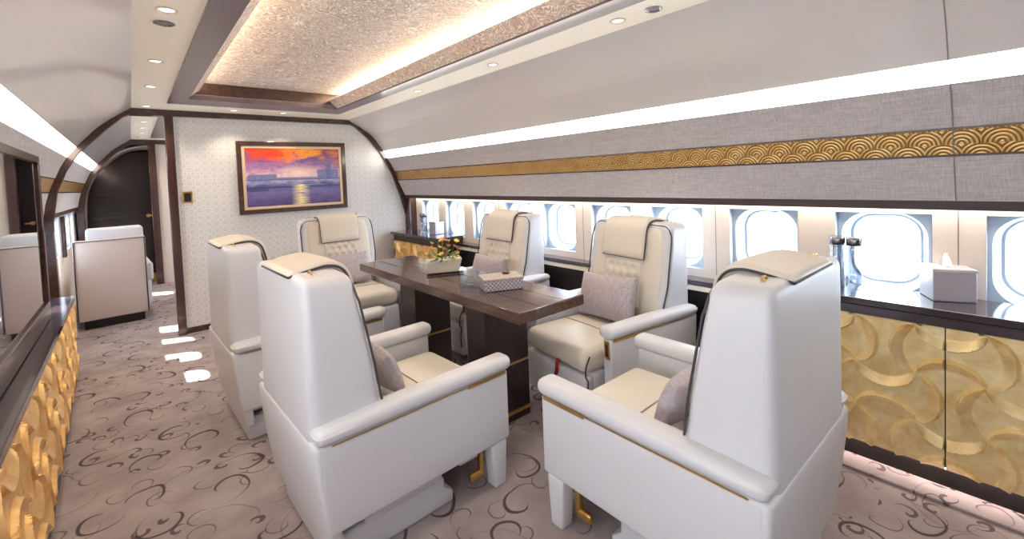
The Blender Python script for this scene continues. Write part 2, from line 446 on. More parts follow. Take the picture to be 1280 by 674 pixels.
# seam across the curved panel and the fabric
bm = NB(); ring = [(2.675, 1.205), (2.585, 1.40), (2.55, 1.51), (2.45, 1.68)]
sheet(bm, [(x - .002, z - .001) for x, z in ring], .188, .192, .01); sheet(bm, [(x - .002, z - .001) for x, z in curveR], .19, .194, .01)
struct('panel_seam', bm, M_seam, parent=wr)
# back of the overhang above the windows
for x, s in ((2.69, 1), (-.56, -1)):
    pass
struct('wall_far', box(NB(), -.8, 2.98, Y1, Y1 + .06, 0, 2.2), M_dark)
struct('wall_near', box(NB(), -.8, 2.98, Y0 - .06, Y0, 0, 2.2), M_woodv)

def cove_light(label, P, y0, y1, s, m):
    o = obj('cove_light', sheet(NB(), P, y0, y1, .02, side=s), m); tag(o, label, 'light', 'cove light strips')
cove_light('long white light strip above the right wall windows and gold band', PR['cove'], Y0, YB - .03, 1, M_cove)
cove_light('white light strip behind the bulkhead on the right wall', PR['cove'], YB + .06, Y1, 1, M_cove)
cove_light('warm light strip above the television on the left wall', PL['cove'], Y0, YB - .03, -1, M_covel)
cove_light('warm light strip beyond the arch in the left corridor', PL['cove'], YB + .06, Y1, -1, M_covel)
def led(label, x0, x1, y0, y1):
    o = obj('window_light_strip', box(NB(), x0, x1, y0, y1, 1.207, 1.217), M_led); tag(o, label, 'light', 'light strips over the windows')
led('hidden glowing strip over the right wall windows', 2.70, 2.76, Y0 + .05, YB - .05)
led('glowing strip over the left windows beyond the arch', -.585, -.55, YB + .07, YC - .05)
# close the overhang above the led
bm = NB(); box(bm, 2.706, 2.84, Y0, Y1, 1.218, 1.26); box(bm, -.66, -.578, Y0, Y1, 1.218, 1.26); struct('trim_1', bm, M_white)

# ---- windows
def rrect(cy, cz, w, h, r, n=8):
    pts = []
    for cx_, cz_, a0 in ((w / 2 - r, h / 2 - r, 0), (-w / 2 + r, h / 2 - r, PI / 2), (-w / 2 + r, -h / 2 + r, PI), (w / 2 - r, -h / 2 + r, 1.5 * PI)):
        for k in range(n + 1):
            a = a0 + PI / 2 * k / n; pts.append((cy + cx_ + r * math.cos(a), cz + cz_ + r * math.sin(a)))
    return pts
def window(i, x, yc, s, hw):
    zc = .945; bm = NB()
    loops = [(x, rrect(yc, .935, 2 * hw - .003, .397, .001)), (x + .045 * s, rrect(yc, .935, 2 * hw - .003, .397, .001)), (x + .045 * s, rrect(yc, .937, .335, .392, .12)),
             (x + .075 * s, rrect(yc, .940, .305, .372, .11)), (x + .125 * s, rrect(yc, zc, .285, .350, .10)), (x + .127 * s, rrect(yc, zc, .262, .330, .09)), (x + .15 * s, rrect(yc, zc, .262, .330, .09))]
    R = [[bm.verts.new((xx, p[0], p[1])) for p in L] for xx, L in loops]
    for A, B in zip(R, R[1:]):
        for k in range(len(A)): bm.faces.new((A[k], A[(k + 1) % len(A)], B[(k + 1) % len(A)], B[k]))
    w = struct('window_%d' % i, bm, M_winw, True)
    w.modifiers.new('t', 'EDGE_SPLIT').split_angle = .6
    bm = NB(); q = rrect(yc, zc, .27, .34, .09)
    A = [bm.verts.new((x + .141 * s, p[0], p[1])) for p in q]; B = [bm.verts.new((x + .145 * s, p[0], p[1])) for p in q]
    bm.faces.new(A); bm.faces.new(B[::-1])
    for k in range(len(A)): bm.faces.new((A[k], A[(k + 1) % len(A)], B[(k + 1) % len(A)], B[k]))
    obj('pane', bm, M_pane, w)
    l = bpy.data.lights.new('daylight_portal', 'AREA'); l.shape = 'RECTANGLE'; l.size = .34; l.size_y = .27; l.cycles.is_portal = True
    o = bpy.data.objects.new('daylight_portal', l); C.objects.link(o); o.location = (x + .152 * s, yc, zc); o.rotation_euler = (0, PI / 2 * s, 0)
n = 1
for y in yr_all: window(n, XR, y, 1, .185); n += 1
for y in yl: window(n, XL, y, -1, .175); n += 1
# blank wall behind the television
struct('trim_2', box(NB(), -.56, -.53, 2.2, 4.12, 0, 1.17), M_white)
# brown blinds' jambs seen at the left corridor windows
bm = NB()
for y in (6.75,): box(bm, -.588, -.56, y, y + .10, .70, 1.15, .004)
struct('trim_3', bm, M_woodv)

# ---- bulkheads
ARCH = [(-.53, 0), (-.53, .6), (-.537, 1.15), (-.50, 1.41), (-.43, 1.60), (-.35, 1.745), (-.16, 1.96), (-.03, 2.085), (.03, 2.11), (1.0, 2.115), (2.02, 2.115), (2.10, 2.075), (2.25, 1.945), (2.42, 1.745), (2.55, 1.50), (2.655, 1.20), (2.72, .95), (2.765, .70), (2.77, 0)]
def arch_trim(y0, y1, w, pts):
    bm = NB(); P = [Vector(p) for p in pts]; rings = []
    for i, p in enumerate(P):
        a = P[max(i - 1, 0)]; b = P[min(i + 1, len(P) - 1)]; t = (b - a).normalized(); nn = Vector((t.y, -t.x))
        q = p + nn * w; p2 = p - nn * .03
        rings.append([bm.verts.new((p2.x, y0, p2.y)), bm.verts.new((q.x, y0, q.y)), bm.verts.new((q.x, y1, q.y)), bm.verts.new((p2.x, y1, p2.y))])
    for A, B in zip(rings, rings[1:]):
        for k in range(4): bm.faces.new((A[k], A[(k + 1) % 4], B[(k + 1) % 4], B[k]))
    bm.faces.new(rings[0]); bm.faces.new(rings[-1][::-1])
    return bm
struct('trim_4', arch_trim(YB - .03, YB + .06, .040, ARCH), M_wood)
struct('trim_5', arch_trim(YC - .05, YC + .05, .045, ARCH), M_wood)
def bulk(y0, y1, xa, name, m):
    pts = [(xa, 0), (xa, 2.12)] + [p for p in ARCH if p[0] > xa + .1] 
    bm = NB(); A = [bm.verts.new((p[0], y0, p[1])) for p in pts]; B = [bm.verts.new((p[0], y1, p[1])) for p in pts]
    bm.faces.new(A); bm.faces.new(B[::-1])
    for k in range(len(A)): bm.faces.new((A[k], A[(k + 1) % len(A)], B[(k + 1) % len(A)], B[k]))
    return struct(name, bm, m)
bulk(YB, YB + .04, .32, 'wall_bulkhead', M_lattice)
bulk(YC, YC + .04, .29, 'wall_corridor', M_white)
struct('trim_6', box(NB(), .272, .338, YB - .035, YB + .065, 0, 2.10, .004), M_woodv)
struct('trim_7', box(NB(), .225, .31, YC - .06, YC + .06, 0, 2.08, .004), M_woodv)
struct('baseboard_bulkhead', box(NB(), .338, 2.72, YB - .014, YB, 0, .055, .003), M_wood)
struct('trim_8', box(NB(), 2.68, 2.79, YB - .12, YB + .02, .69, 1.165, .006), M_woodv)
# galley beyond the second arch: pale curved reveal, dark door
bm = NB(); sheet(bm, P2([(-.50, 0), (-.50, .9), (-.46, 1.4), (-.30, 1.72), (-.02, 1.98), (.3, 2.04)]), YC + .05, 9.0, .02, side=-1); struct('trim_9', bm, M_fabric2)
d = struct('door_1', box(NB(), -.50, .30, 9.18, 9.22, 0, 2.0, .004), M_tableleg)
bm = NB(); tube(bm, [(.20, 9.17, .99), (.20, 9.13, .99), (.27, 9.13, .99)], .012); tube(bm, [(.20, 9.18, .99), (.20, 9.168, .99)], .03, 12)
obj('door_handle', bm, M_brass, d)
bm = NB(); box(bm, -.45, -.02, 9.09, 9.18, .62, .65); box(bm, -.45, -.08, 9.09, 9.18, .98, 1.01); box(bm, -.42, -.12, 9.09, 9.18, 1.32, 1.35)
o = obj('shelf', bm, M_wood, d)
struct('trim_10', box(NB(), .16, .31, 8.62, 8.80, 0, .12, .006), M_brass)

# ---- tray ceiling
bm = NB(); zf = 2.118
box(bm, TX0, .40, TY0, TY1, zf, 2.16); box(bm, 1.60, TX1, TY0, TY1, zf, 2.16); box(bm, .40, 1.60, TY1 - .30, TY1, zf, 2.16); box(bm, .40, 1.60, TY0, TY0 + .15, zf, 2.16)
tf = struct('trim_11', bm, M_frame)
bm = NB()   # sloped fabric lips
for (xa, xb) in ((.40, .475), (1.60, 1.52)):
    s = 1 if xb > xa else -1
    sheet(bm, [(xa, 2.13), (xb, 2.195)], TY0 + .1, TY1 - .30, .008, side=-s)
obj('fabric_lip', bm, M_tray, tf)
bm = NB(); box(bm, .22, 1.78, TY0 - .05, TY1 - .1, 2.262, 2.28); obj('fabric_panel', bm, M_tray, tf)
bm = NB(); box(bm, .20, .22, TY0 - .05, TY1, 2.152, 2.28); box(bm, 1.78, 1.80, TY0 - .05, TY1, 2.152, 2.28); box(bm, .2, 1.8, TY0 - .07, TY0 - .05, 2.152, 2.28)
obj('tray_wall', bm, M_cream, tf)
obj('end_wall', box(NB(), .2, 1.8, TY1 - .30, TY1 - .285, 2.161, 2.262), M_wood, tf)
struct('trim_12', box(NB(), .25, .60, 5.6, 7.95, 2.118, 2.14), M_frame)

# ---- downlights
spots = [(.155, 2.33, 1, 'between the two grey nozzles in the left ceiling strip'), (.155, 2.52, 0, 'just beyond the first lit downlight in the left ceiling strip'),
    (.155, 2.12, 0, 'topmost in the photo, left ceiling strip'), (.15, 3.28, 1, 'second in view along the left ceiling strip'), (.15, 4.09, 1, 'third in view along the left ceiling strip'),
    (.148, 5.05, 1, 'just above the corridor arch'), (.80, 5.0, 1, 'above the upper left corner of the painting'), (1.23, 4.98, 1, 'above the middle of the painting'),
    (1.86, 1.31, 1, 'in the right ceiling strip, nearest the camera'), (1.87, 1.12, 0, 'in the right ceiling strip at the top edge of the photo'), (1.86, 3.3, 1, 'in the right ceiling strip, farther away'),
    (.15, 1.3, 1, 'above the camera in the left ceiling strip'), (1.86, 2.3, 1, 'middle of the right ceiling strip'), (.15, 6.2, 1, 'nearest in the corridor ceiling beyond the arch'),
    (.15, 6.8, 1, 'second in the corridor ceiling beyond the arch'), (.15, 7.4, 1, 'third in the corridor ceiling beyond the arch'), (.15, 8.0, 1, 'farthest in the corridor ceiling beyond the arch')]
for i, q in enumerate(spots):
    lit = q[2] == 1
    name = 'ceiling_downlight' if lit else 'air_nozzle'
    t = thing(name, ('small round lit downlight ' if lit else 'small grey air nozzle ') + q[3], 'light' if lit else 'air vent', (q[0], q[1], 2.13), 0, 'ceiling downlights' if lit else 'ceiling air nozzles')
    bm = NB(); lathe(bm, [(.040, 0), (.040, -.004), (.034, -.006), (.026, -.001)], 20, cap=False); obj('bezel', bm, M_chrome if not lit else M_white, t)
    bm = NB(); lathe(bm, [(.026, -.001), (.02, -.003), (.001, -.003)], 20); obj('lens', bm, M_down if lit else M_seam, t)
    if lit:
        l = bpy.data.lights.new('downlight_lamp', 'SPOT'); l.energy = 9; l.color = WARM; l.spot_size = 1.9; l.spot_blend = .6; l.shadow_soft_size = .03
        o = bpy.data.objects.new('downlight_lamp', l); C.objects.link(o); o.location = (q[0], q[1], 2.115)

# ================================================================ gold relief
def relief_mesh(w, h, pu=0, pv=0, L=.21, amp=.028, res=.0055, crop=None):
    """height field of crescents strung between the nodes of a square lattice"""
    def arcd(t, s):  # t along 0..1, s signed offset in lattice units -> crescent height
        if t <= 0 or t >= 1: return 0
        o = .42 * math.sqrt(max(0, 1 - (2 * t - 1) ** 2)); i = .20 * math.sin(PI * t)
        if s <= i or s >= o: return 0
        q = (s - i) / max(o - i, 1e-4)
        return (q / .82 if q < .82 else (1 - q) / .18) * min(1, (o - i) / .14)
    def hgt(u, v):
        a, b = (u + pu) / L, (v + pv) / L; hh = 0
        i, j = math.floor(a), math.floor(b)
        for jj in (j, j + 1):
            sg = 1 if (i + jj) % 2 else -1
            hh = max(hh, arcd(a - i, sg * (b - jj)))
        for ii in (i, i + 1):
            sg = -1 if (ii + j) % 2 else 1
            hh = max(hh, arcd(b - j, sg * (a - ii)))
        return hh * amp
    nu, nv = max(2, int(w / res)), max(2, int(h / res))
    return nu, nv, hgt
def relief(bm, w, h, place, back, **k):
    nu, nv, hgt = relief_mesh(w, h, **k)
    G = [[bm.verts.new(place(w * i / nu, h * j / nv, hgt(w * i / nu, h * j / nv) if 0 < i < nu and 0 < j < nv else 0)) for j in range(nv + 1)] for i in range(nu + 1)]
    for i in range(nu):
        for j in range(nv): bm.faces.new((G[i][j], G[i + 1][j], G[i + 1][j + 1], G[i][j + 1]))
    rim = [(0, 0), (w, 0), (w, h), (0, h)]
    Bk = [bm.verts.new(place(u, v, -back)) for u, v in rim]
    bm.faces.new(Bk[::-1])
    for (ids, a, b) in (([G[i][0] for i in range(nu + 1)], 0, 1), ([G[nu][j] for j in range(nv + 1)], 1, 2), ([G[i][nv] for i in range(nu, -1, -1)], 2, 3), ([G[0][j] for j in range(nv, -1, -1)], 3, 0)):
        bm.faces.new(ids + [Bk[b], Bk[a]])

# ================================================================ RIGHT CREDENZA
cz = thing('credenza', 'long dark credenza with pale gold relief doors under the right windows', 'cabinet', (2.6, 0, 0))
def part(name, bm, m, p, smooth=False, label=None):
    o = obj(name, bm, m, p, smooth, label); o.matrix_parent_inverse = Matrix.Translation(p.location).inverted() if p.rotation_euler.z == 0 else (Matrix.Translation(p.location) @ p.rotation_euler.to_matrix().to_4x4()).inverted(); return o
CY1 = 1.05
part('carcass', box(NB(), 2.53, 2.775, -1.4, CY1 - .01, .088, .735), M_black, cz)
part('worktop', box(NB(), 2.488, 2.778, -1.42, CY1, .738, .768, .003), M_counter, cz)
part('rail', box(NB(), 2.503, 2.53, -1.4, CY1 - .01, .692, .733, .002), M_counter, cz)
part('plinth', box(NB(), 2.545, 2.775, -1.4, CY1 - .01, 0, .085), M_black, cz)
for (a, b) in ((.212, CY1 - .01), (-.590, .208), (-1.392, -.594)):
    bm = NB(); ph = (.30 - a) % .42 + 0
    relief(bm, b - a, .60, lambda u, v, n, a=a: (2.515 - n, a + u, .088 + v), .012, pu=(a - .302) % .42, pv=.088 - .050, res=.0042 if a > -.6 else .02)
    part('door', bm, M_gold, cz)
o = obj('toe_light_strip', box(NB(), 2.534, 2.544, -1.3, CY1 - .05, .0805, .0870), emis('toe_light', (1, .86, .80), 22)); tag(o, 'hidden toe-kick light strip under the gold doors of the credenza', 'light')
struct('trim_13', box(NB(), 2.40, 2.515, -1.4, CY1, 0, .012, .004), M_carpet)
# ---- low ledge under the windows between the cabinets
lg = thing('wall_ledge', 'low dark wood ledge with a cream stripe behind the window-side armchairs', 'shelf', (2.72, 2.5, 0))
part('shelf', box(NB(), 2.665, 2.778, CY1 + .002, 4.07, .655, .685, .003), M_counter, lg)
part('stripe', box(NB(), 2.672, 2.778, CY1 + .002, 4.07, .618, .650, .002), M_cream, lg, label='cream stripe below the dark shelf')
part('panel', box(NB(), 2.69, 2.778, CY1 + .002, 4.07, 0, .614), M_black, lg)
# ---- far cabinet
fc = thing('side_cabinet', 'dark cabinet with a gold relief door against the patterned bulkhead', 'cabinet', (2.6, 4.6, 0))
part('carcass', box(NB(), 2.48, 2.775, 4.09, 5.19, .06, .725, .003), M_tableleg, fc)
part('worktop', box(NB(), 2.44, 2.778, 4.08, 5.20, .727, .757, .003), M_counter, fc)
bm = NB(); relief(bm, 1.0, .56, lambda u, v, n: (2.468 - n, 4.14 + u, .09 + v), .010, res=.008); part('door', bm, M_goldw, fc)
part('plinth', box(NB(), 2.50, 2.77, 4.10, 5.19, 0, .06), M_black, fc)

# ================================================================ LEFT CABINET + TV
lc = thing('media_cabinet', 'low cabinet with gold relief front, warm reflection coloured in, under the television', 'cabinet', (-.45, 3, 0))
LCE = 4.78
def wx(y): return -.374 + (LCE - y) * .010
def quadbox(y0, y1, z0, z1, x0, off, taper=0):
    bm = NB(); V = [bm.verts.new(v) for v in ((x0, y0, z0), (wx(y0) + off + taper * (LCE - y0), y0, z0), (wx(y1) + off + taper * (LCE - y1), y1, z0), (x0, y1, z0), (x0, y0, z1), (wx(y0) + off, y0, z1), (wx(y1) + off, y1, z1), (x0, y1, z1))]
    for f in ((0, 1, 2, 3), (4, 7, 6, 5), (0, 4, 5, 1), (1, 5, 6, 2), (2, 6, 7, 3), (3, 7, 4, 0)): bm.faces.new([V[k] for k in f])
    bmesh.ops.bevel(bm, geom=bm.edges[:], offset=.004, segments=2, affect='EDGES'); return bm
part('carcass', quadbox(.6, LCE - .01, .05, .56, -.526, -.050, .018), M_black, lc)
part('worktop', quadbox(.6, LCE, .560, .60, -.528, .006), M_counter, lc)
for k in range(5):
    a = LCE - .015 - (k + 1) * .83; b = a + .824
    bm = NB(); relief(bm, b - a, .50, lambda u, v, n, a=a: (wx(a + u) - .010 + (1 - v / .5) * (LCE - a - u) * .02 + n, a + u, .056 + v), .004, pu=(a + 10) % .48, res=.0045 if k < 4 else .02, amp=.019, L=.24); part('door', bm, M_goldw, lc)
part('plinth', quadbox(.6, LCE - .01, 0, .05, -.526, -.006, .02), M_tableleg, lc)
tv = thing('television', 'black wall television in a glossy brown frame on the left wall', 'television', (-.47, 3.2, .6))
bm = NB(); a, b, zb, zt = 2.36, 4.02, .605, 1.665
box(bm, -.53, -.42, a, b, zt - .085, zt, .006); box(bm, -.53, -.42, a, b, zb, zb + .11, .006); box(bm, -.53, -.42, a, a + .07, zb + .11, zt - .085, .006); box(bm, -.53, -.42, b - .03, b, zb + .11, zt - .085, .006)
part('frame', bm, M_wood, tv)
M_screen = plain('black_glass_screen', (.006, .006, .008), .03, 0, Coat_Weight=1.0, Coat_Roughness=.01)
M_screen.node_tree.nodes['Principled BSDF'].inputs['IOR'].default_value = 2.6
part('screen', box(NB(), -.50, -.435, a + .07, b - .03, zb + .11, zt - .085), M_screen, tv)

# ================================================================ ARMCHAIR
def dfront(z):
    if z > .5: return .265 + (.165 - .265) * (z - .5) / .55
    return .265
def shell_warp(p):
    x, y, z = p
    t = y / .25; y = t * dfront(z)
    if z > .97:
        k = min(1, (z - .97) / .09); x *= 1 - (.02 + .09 * t) * (1 - math.sqrt(max(0, 1 - k * k)))
    x *= 1 + (.02 + .07 * (t - .35)) * min(1, max(0, (z - .55) / .15)) - .02 * max(0, (z - .5) / .55)
    if z > 1.0: z += .010 * (1 - (x / .3) ** 2)
    if z < .5: y += (1 - t) * (.5 - z) * .12
    return (x, y, z)
def make_chair():
    root = bpy.data.objects.new('armchair', None); C.objects.link(root); root.empty_display_size = .1
    P = lambda n, bm, m, s=True, l=None: obj(n, bm, m, root, s, l)
    P('backrest_shell', rb(NB(), -.305, .305, 0, .25, .16, 1.06, .036, 8, 4, shell_warp), M_leather)
    # inner back cushion
    def cw(p):
        x, y, z = p; f = dfront(z); yy = f - .052 + (y - .20)
        k = max(0, 1 - (x / .27) ** 2) ** .5
        if z > .90:
            q = min(1, (z - .90) / .13); x *= 1 - .14 * (1 - math.sqrt(max(0, 1 - q * q)))
        return (x, yy + (.022 * k if y > .22 else 0), z)
    P('back_cushion', rb(NB(), -.275, .275, .20, .255, .40, 1.035, .025, 8, 3, cw), M_leather2)
    # piping round the shell's front edge
    pts = []
    for z in [.56 + .02 * i for i in range(21)]: pts.append((-(.305 * (1 + .0655 * min(1, max(0, (z - .55) / .15)) - .02 * max(0, (z - .5) / .55)) - .004), dfront(z) - .003, z))
    for k in range(1, 9):
        a = PI / 2 * k / 8; z = .965 + .085 * math.sin(a); pts.append((-.313 + .065 * (1 - math.cos(a)), dfront(z) - .006, z))
    pts = pts + [(-x, y, z) for x, y, z in reversed(pts)]
    P('piping', tube(NB(), pts, .0045, 6), M_piping)
    # tufted panel with buttons
    bm = NB(); nu, nv = 36, 32; G = []
    btn = [(i * .058 + (.029 if j % 2 else 0), .60 + j * .06) for j in range(5) for i in range(-3, 4)]
    btn = [b for b in btn if abs(b[0]) < .13]
    for i in range(nu + 1):
        row = []
        for j in range(nv + 1):
            x = -.15 + .30 * i / nu; z = .545 + .31 * j / nv
            dmin = min(math.hypot(x - bx, z - bz) for bx, bz in btn)
            h = .004 + .018 * min(1, dmin / .03) ** .7
            if i in (0, nu) or j in (0, nv): h = -.012
            k = max(0, 1 - (x / .27) ** 2) ** .5
            row.append(bm.verts.new((x, dfront(z) - .052 + .055 + .022 * k - .012 + h, z)))
        G.append(row)
    for i in range(nu):
        for j in range(nv): bm.faces.new((G[i][j], G[i + 1][j], G[i + 1][j + 1], G[i][j + 1]))
    P('tufted_panel', bm, M_leather2)
    # headrest pad draped over the top
    path = bez([(-.002, 1.056), (.03, 1.062), (.08, 1.072), (.13, 1.077), (.172, 1.066), (.200, 1.035), (.214, .98), (.226, .91), (.240, .845)], 4)
    bm = NB(); w = .166; rings = []
    for i, p in enumerate(path):
        a = path[max(i - 1, 0)]; b = path[min(i + 1, len(path) - 1)]; t = (b - a).normalized(); nn = Vector((t.y, -t.x)) * -1
        e = min(1, i / 2, (len(path) - 1 - i) / 2); th = .017 * (.45 + .55 * e)
        ring = []
        for (u, q) in ((-1, 0), (-.985, .8), (-.9, 1), (-.5, 1.15), (0, 1.2), (.5, 1.15), (.9, 1), (.985, .8), (1, 0), (.9, -1), (0, -1), (-.9, -1)):
            pp = p + nn * th * q; ring.append(bm.verts.new((u * w, pp.x, pp.y)))
        rings.append(ring)
    for A, B in zip(rings, rings[1:]):
        for k in range(12): bm.faces.new((A[k], A[(k + 1) % 12], B[(k + 1) % 12], B[k]))
    bm.faces.new(rings[0]); bm.faces.new(rings[-1][::-1])
    hr = P('headrest', bm, M_leather2)
    loop = [(-w, p.x, p.y) for p in path] + [(w, p.x, p.y) for p in reversed(path)]
    obj('piping', tube(NB(), loop, .0045, 6, True), M_piping, hr, True)
    # seat
    def sw(p):
        x, y, z = p
        if z > .38:
            z += .012 * (1 - (x / .26) ** 2) * (1 if y < .7 else max(0, (.8 - y) / .1))
        return (x, y, z)
    st = P('seat', rb(NB(), -.262, .262, .24, .815, .315, .445, .05, 6, 4, sw), M_leather2)
    obj('seam', tube(NB(), [(-.25, .53, .448), (-.12, .53, .4575), (0, .53, .460), (.12, .53, .4575), (.25, .53, .448)], .003, 5), M_fabric2, st, True)
    P('rear_panel', rb(NB(), -.346, .346, -.004, .045, .10, .515, .016, 5, 3, lambda p: (p.x * (1 - max(0, .3 - p.z) * .25), p.y + max(0, .45 - p.z) * .12, p.z)), M_leather)
    P('footrest', rb(NB(), -.262, .262, .755, .812, .075, .305, .02, 4, 3), M_leather)
    P('base', rb(NB(), -.27, .27, .06, .52, 0, .125, .012, 3, 2, lambda p: (p.x, p.y + (.04 if p.y > .4 and p.z < .05 else 0), p.z)), M_leather)
    P('seat_box', rb(NB(), -.262, .262, .12, .755, .20, .318, .01, 3, 2), M_leather)
    P('rail', rb(NB(), -.285, .285, .17, .50, .126, .205, .008, 3, 2), M_leather)
    P('rail', rb(NB(), -.285, .285, .585, .685, .14, .203, .008, 3, 2), M_leather)
    for s in (-1, 1):
        a, b = (.288, .348) if s > 0 else (-.348, -.288)
        def pw(p, s=s):
            x, y, z = p
            if z < .3 and y < .1: y += (.3 - z) * .15
            return (x, y, z)
        P('side_panel', rb(NB(), a, b, .012, .818, .198, .512, .014, 5, 3, pw), M_leather)
        a, b = (.268, .362) if s > 0 else (-.362, -.268)
        P('armrest', rb(NB(), a, b, -.002, .836, .512, .577, .03, 7, 4, lambda p: (p.x, p.y, p.z - (.012 * max(0, (.2 - p.y) / .2) if p.z > .55 else 0))), M_leather2 if 0 else M_leather)
        ins = NB(); xo = .3475 * s
        box(ins, min(xo, xo + .004 * s), max(xo, xo + .004 * s), .05, .60, .5065, .5105)
        box(ins, min(xo, xo + .005 * s), max(xo, xo + .005 * s), .60, .80, .499, .512)
        P('inlay', ins, M_brass, False)
        a, b = (.286, .346) if s > 0 else (-.346, -.286)
        P('leg', rb(NB(), a, b, .715, .800, 0, .20, .01, 2, 2, lambda p: (p.x, p.y + (.2 - p.z) * -.06 * (1 if p.y > .75 else -1), p.z)), M_leather)
        bm = NB(); box(bm, min(.262 * s, .288 * s), max(.262 * s, .288 * s), .692, .712, .05, .20, .005); rb(bm, min(.262 * s, .288 * s), max(.262 * s, .288 * s), .640, .712, .035, .075, .012, 2, 3)
        P('bracket', bm, M_brass)
        # brass hook beside the headrest
        bm = NB(); tube(bm, [(.212 * s + .016 * math.cos(q), .055, 1.062 + .014 * math.sin(q)) for q in [PI * k / 8 for k in range(9)]], .004, 6)
        lathe(bm, [(.02, .0), (.018, .006), (.001, .007)], 14, (.212 * s, .055, 1.052))
        P('hook', bm, M_brass)
    # control plate on the front of the left arm
    bm = rb(NB(), -.338, -.300, .814, .824, .405, .500, .012, 2, 3); pl = P('control_plate', bm, M_brass)
    obj('latch', rb(NB(), -.328, -.310, .822, .828, .420, .485, .007, 2, 2), M_woodv, pl, True)
    # dark cord edge at the side of the seat roll
    P('cord', tube(NB(), bez([(-.268, .80, .42), (-.270, .828, .37), (-.268, .83, .32), (-.275, .822, .29), (-.268, .825, .22), (-.27, .822, .15)], 5), .0045, 6), M_piping)
    done = set()
    for ch in list(root.children):
        for q in [ch] + list(ch.children):
            if q.data.name not in done:
                done.add(q.data.name)
                for v in q.data.vertices: v.co.x *= 1.05; v.co.y *= 1.025
    return root
def dup(root):
    r = root.copy(); C.objects.link(r)
    for ch in root.children:
        c = ch.copy(); C.objects.link(c); c.parent = r
        for g in ch.children:
            q = g.copy(); C.objects.link(q); q.parent = c
    return r
proto = make_chair()
GR = 'white leather armchairs around the table'
chairs = [
    ('white leather armchair nearest the camera on the left, its back turned, facing the table', (.40, 1.865, 0), -PI / 2 + .03),
    ('white leather armchair seen from behind at the table head, beside the gold credenza', (1.55, .415, 0), -.01),
    ('white leather armchair behind the front left one, nearest the aisle carpet light patches', (.345, 3.03, 0), -PI / 2 + .03),
    ('white leather armchair facing the camera in front of the patterned bulkhead', (1.465, 4.42, 0), PI),
    ('white leather armchair by the windows, farther of two, behind the patterned box', (2.62, 2.95, 0), PI / 2 - .02),
    ('white leather armchair by the windows with a large grey pillow and red strap', (2.615, 1.655, 0), PI / 2 - .14),
]
CH = []
for i, (lab, loc, rz) in enumerate(chairs):
    o = proto if i == 0 else dup(proto)
    o.location = loc; o.rotation_euler = (0, 0, rz); tag(o, lab, 'armchair', GR); CH.append(o)
bm = NB(); tube(bm, [(-.06, .842, .345), (-.055, .848, .32), (-.045, .842, .285), (-.03, .838, .25)], .012, 6)
o = obj('strap', bm, plain('red_strap', srgb(150, 22, 40), .6), CH[5], True, 'red pull strap')

# the window seat with the red strap has its seat slid forward of the arms
for ch in CH[5].children:
    if ch.name.split('.')[0] in ('armrest', 'side_panel', 'inlay', 'leg', 'bracket', 'control_plate'): ch.scale.y = .87
    if ch.name.startswith('cord'): ch.location.y = -.015

# ---- pillows
def pillow(label, chair, lx, ly, lz, w, h, t, rx, rz=0, ry=0):
    def pw(p):
        x, y, z = p; k = max(0, (1 - (2 * x / w) ** 2)) * max(0, (1 - (2 * z / h) ** 2))
        return (x * (1 - .05 * (1 - (2 * z / h) ** 2)), y * (.22 + .95 * k ** .45), z * (1 - .06 * (1 - (2 * x / w) ** 2)))
    o = obj('pillow', rb(NB(), -w / 2, w / 2, -t / 2, t / 2, -h / 2, h / 2, .012, 14, 2, pw), M_pillow, None, True)
    Mx = Matrix.Translation(chair.location) @ Matrix.Rotation(chair.rotation_euler.z, 4, 'Z') @ Matrix.Translation((lx, ly, lz)) @ Euler((rx, ry, rz)).to_matrix().to_4x4()
    o.matrix_world = Mx; o.location = Mx.to_translation(); o.rotation_euler = Mx.to_euler()
    return tag(o, label, 'pillow', 'grey pillows on the armchairs')
pillow('large mauve grey pillow on the window seat with the red strap', CH[5], .02, .372, .60, .46, .28, .13, .30, .0, .06)
pillow('grey pillow on the farther window seat behind the patterned box', CH[4], .0, .370, .59, .42, .27, .12, .28)
pillow('grey pillow on the seat before the patterned bulkhead', CH[3], .02, .372, .60, .44, .28, .12, .28)
pillow('small grey pillow half hidden on the front left seat', CH[0], -.02, .395, .568, .34, .19, .10, .40)
pillow('small grey pillow half hidden on the seat at the table head', CH[1], -.03, .392, .565, .34, .19, .10, .40)

# ================================================================ TABLE
tb = thing('dining_table', 'long dark walnut table between the white armchairs', 'table', (1.575, 2.5, 0))
part('tabletop', box(NB(), 1.345, 1.81, 1.54, 3.45, .683, .74, .006), M_table, tb)
bm = NB()
for x in (1.50, 1.655): box(bm, x - .0035, x + .0035, 1.545, 3.445, .739, .7408)
part('groove', bm, M_black, tb)
for (a, b, x0, x1) in ((1.88, 2.05, 1.39, 1.70), (2.64, 2.85, 1.39, 1.66)):
    g = part('leg', box(NB(), x0, x1, a, b, .0, .683, .004), M_tableleg, tb)
    bm = NB(); box(bm, x0 - .003, x1 + .003, a - .003, b + .003, .325, .337); obj('brass_band', bm, M_brass, g)
    bm = NB(); box(bm, x0 - .003, x1 + .003, a - .003, b + .003, .04, .06); obj('brass_foot', bm, M_brass, g)
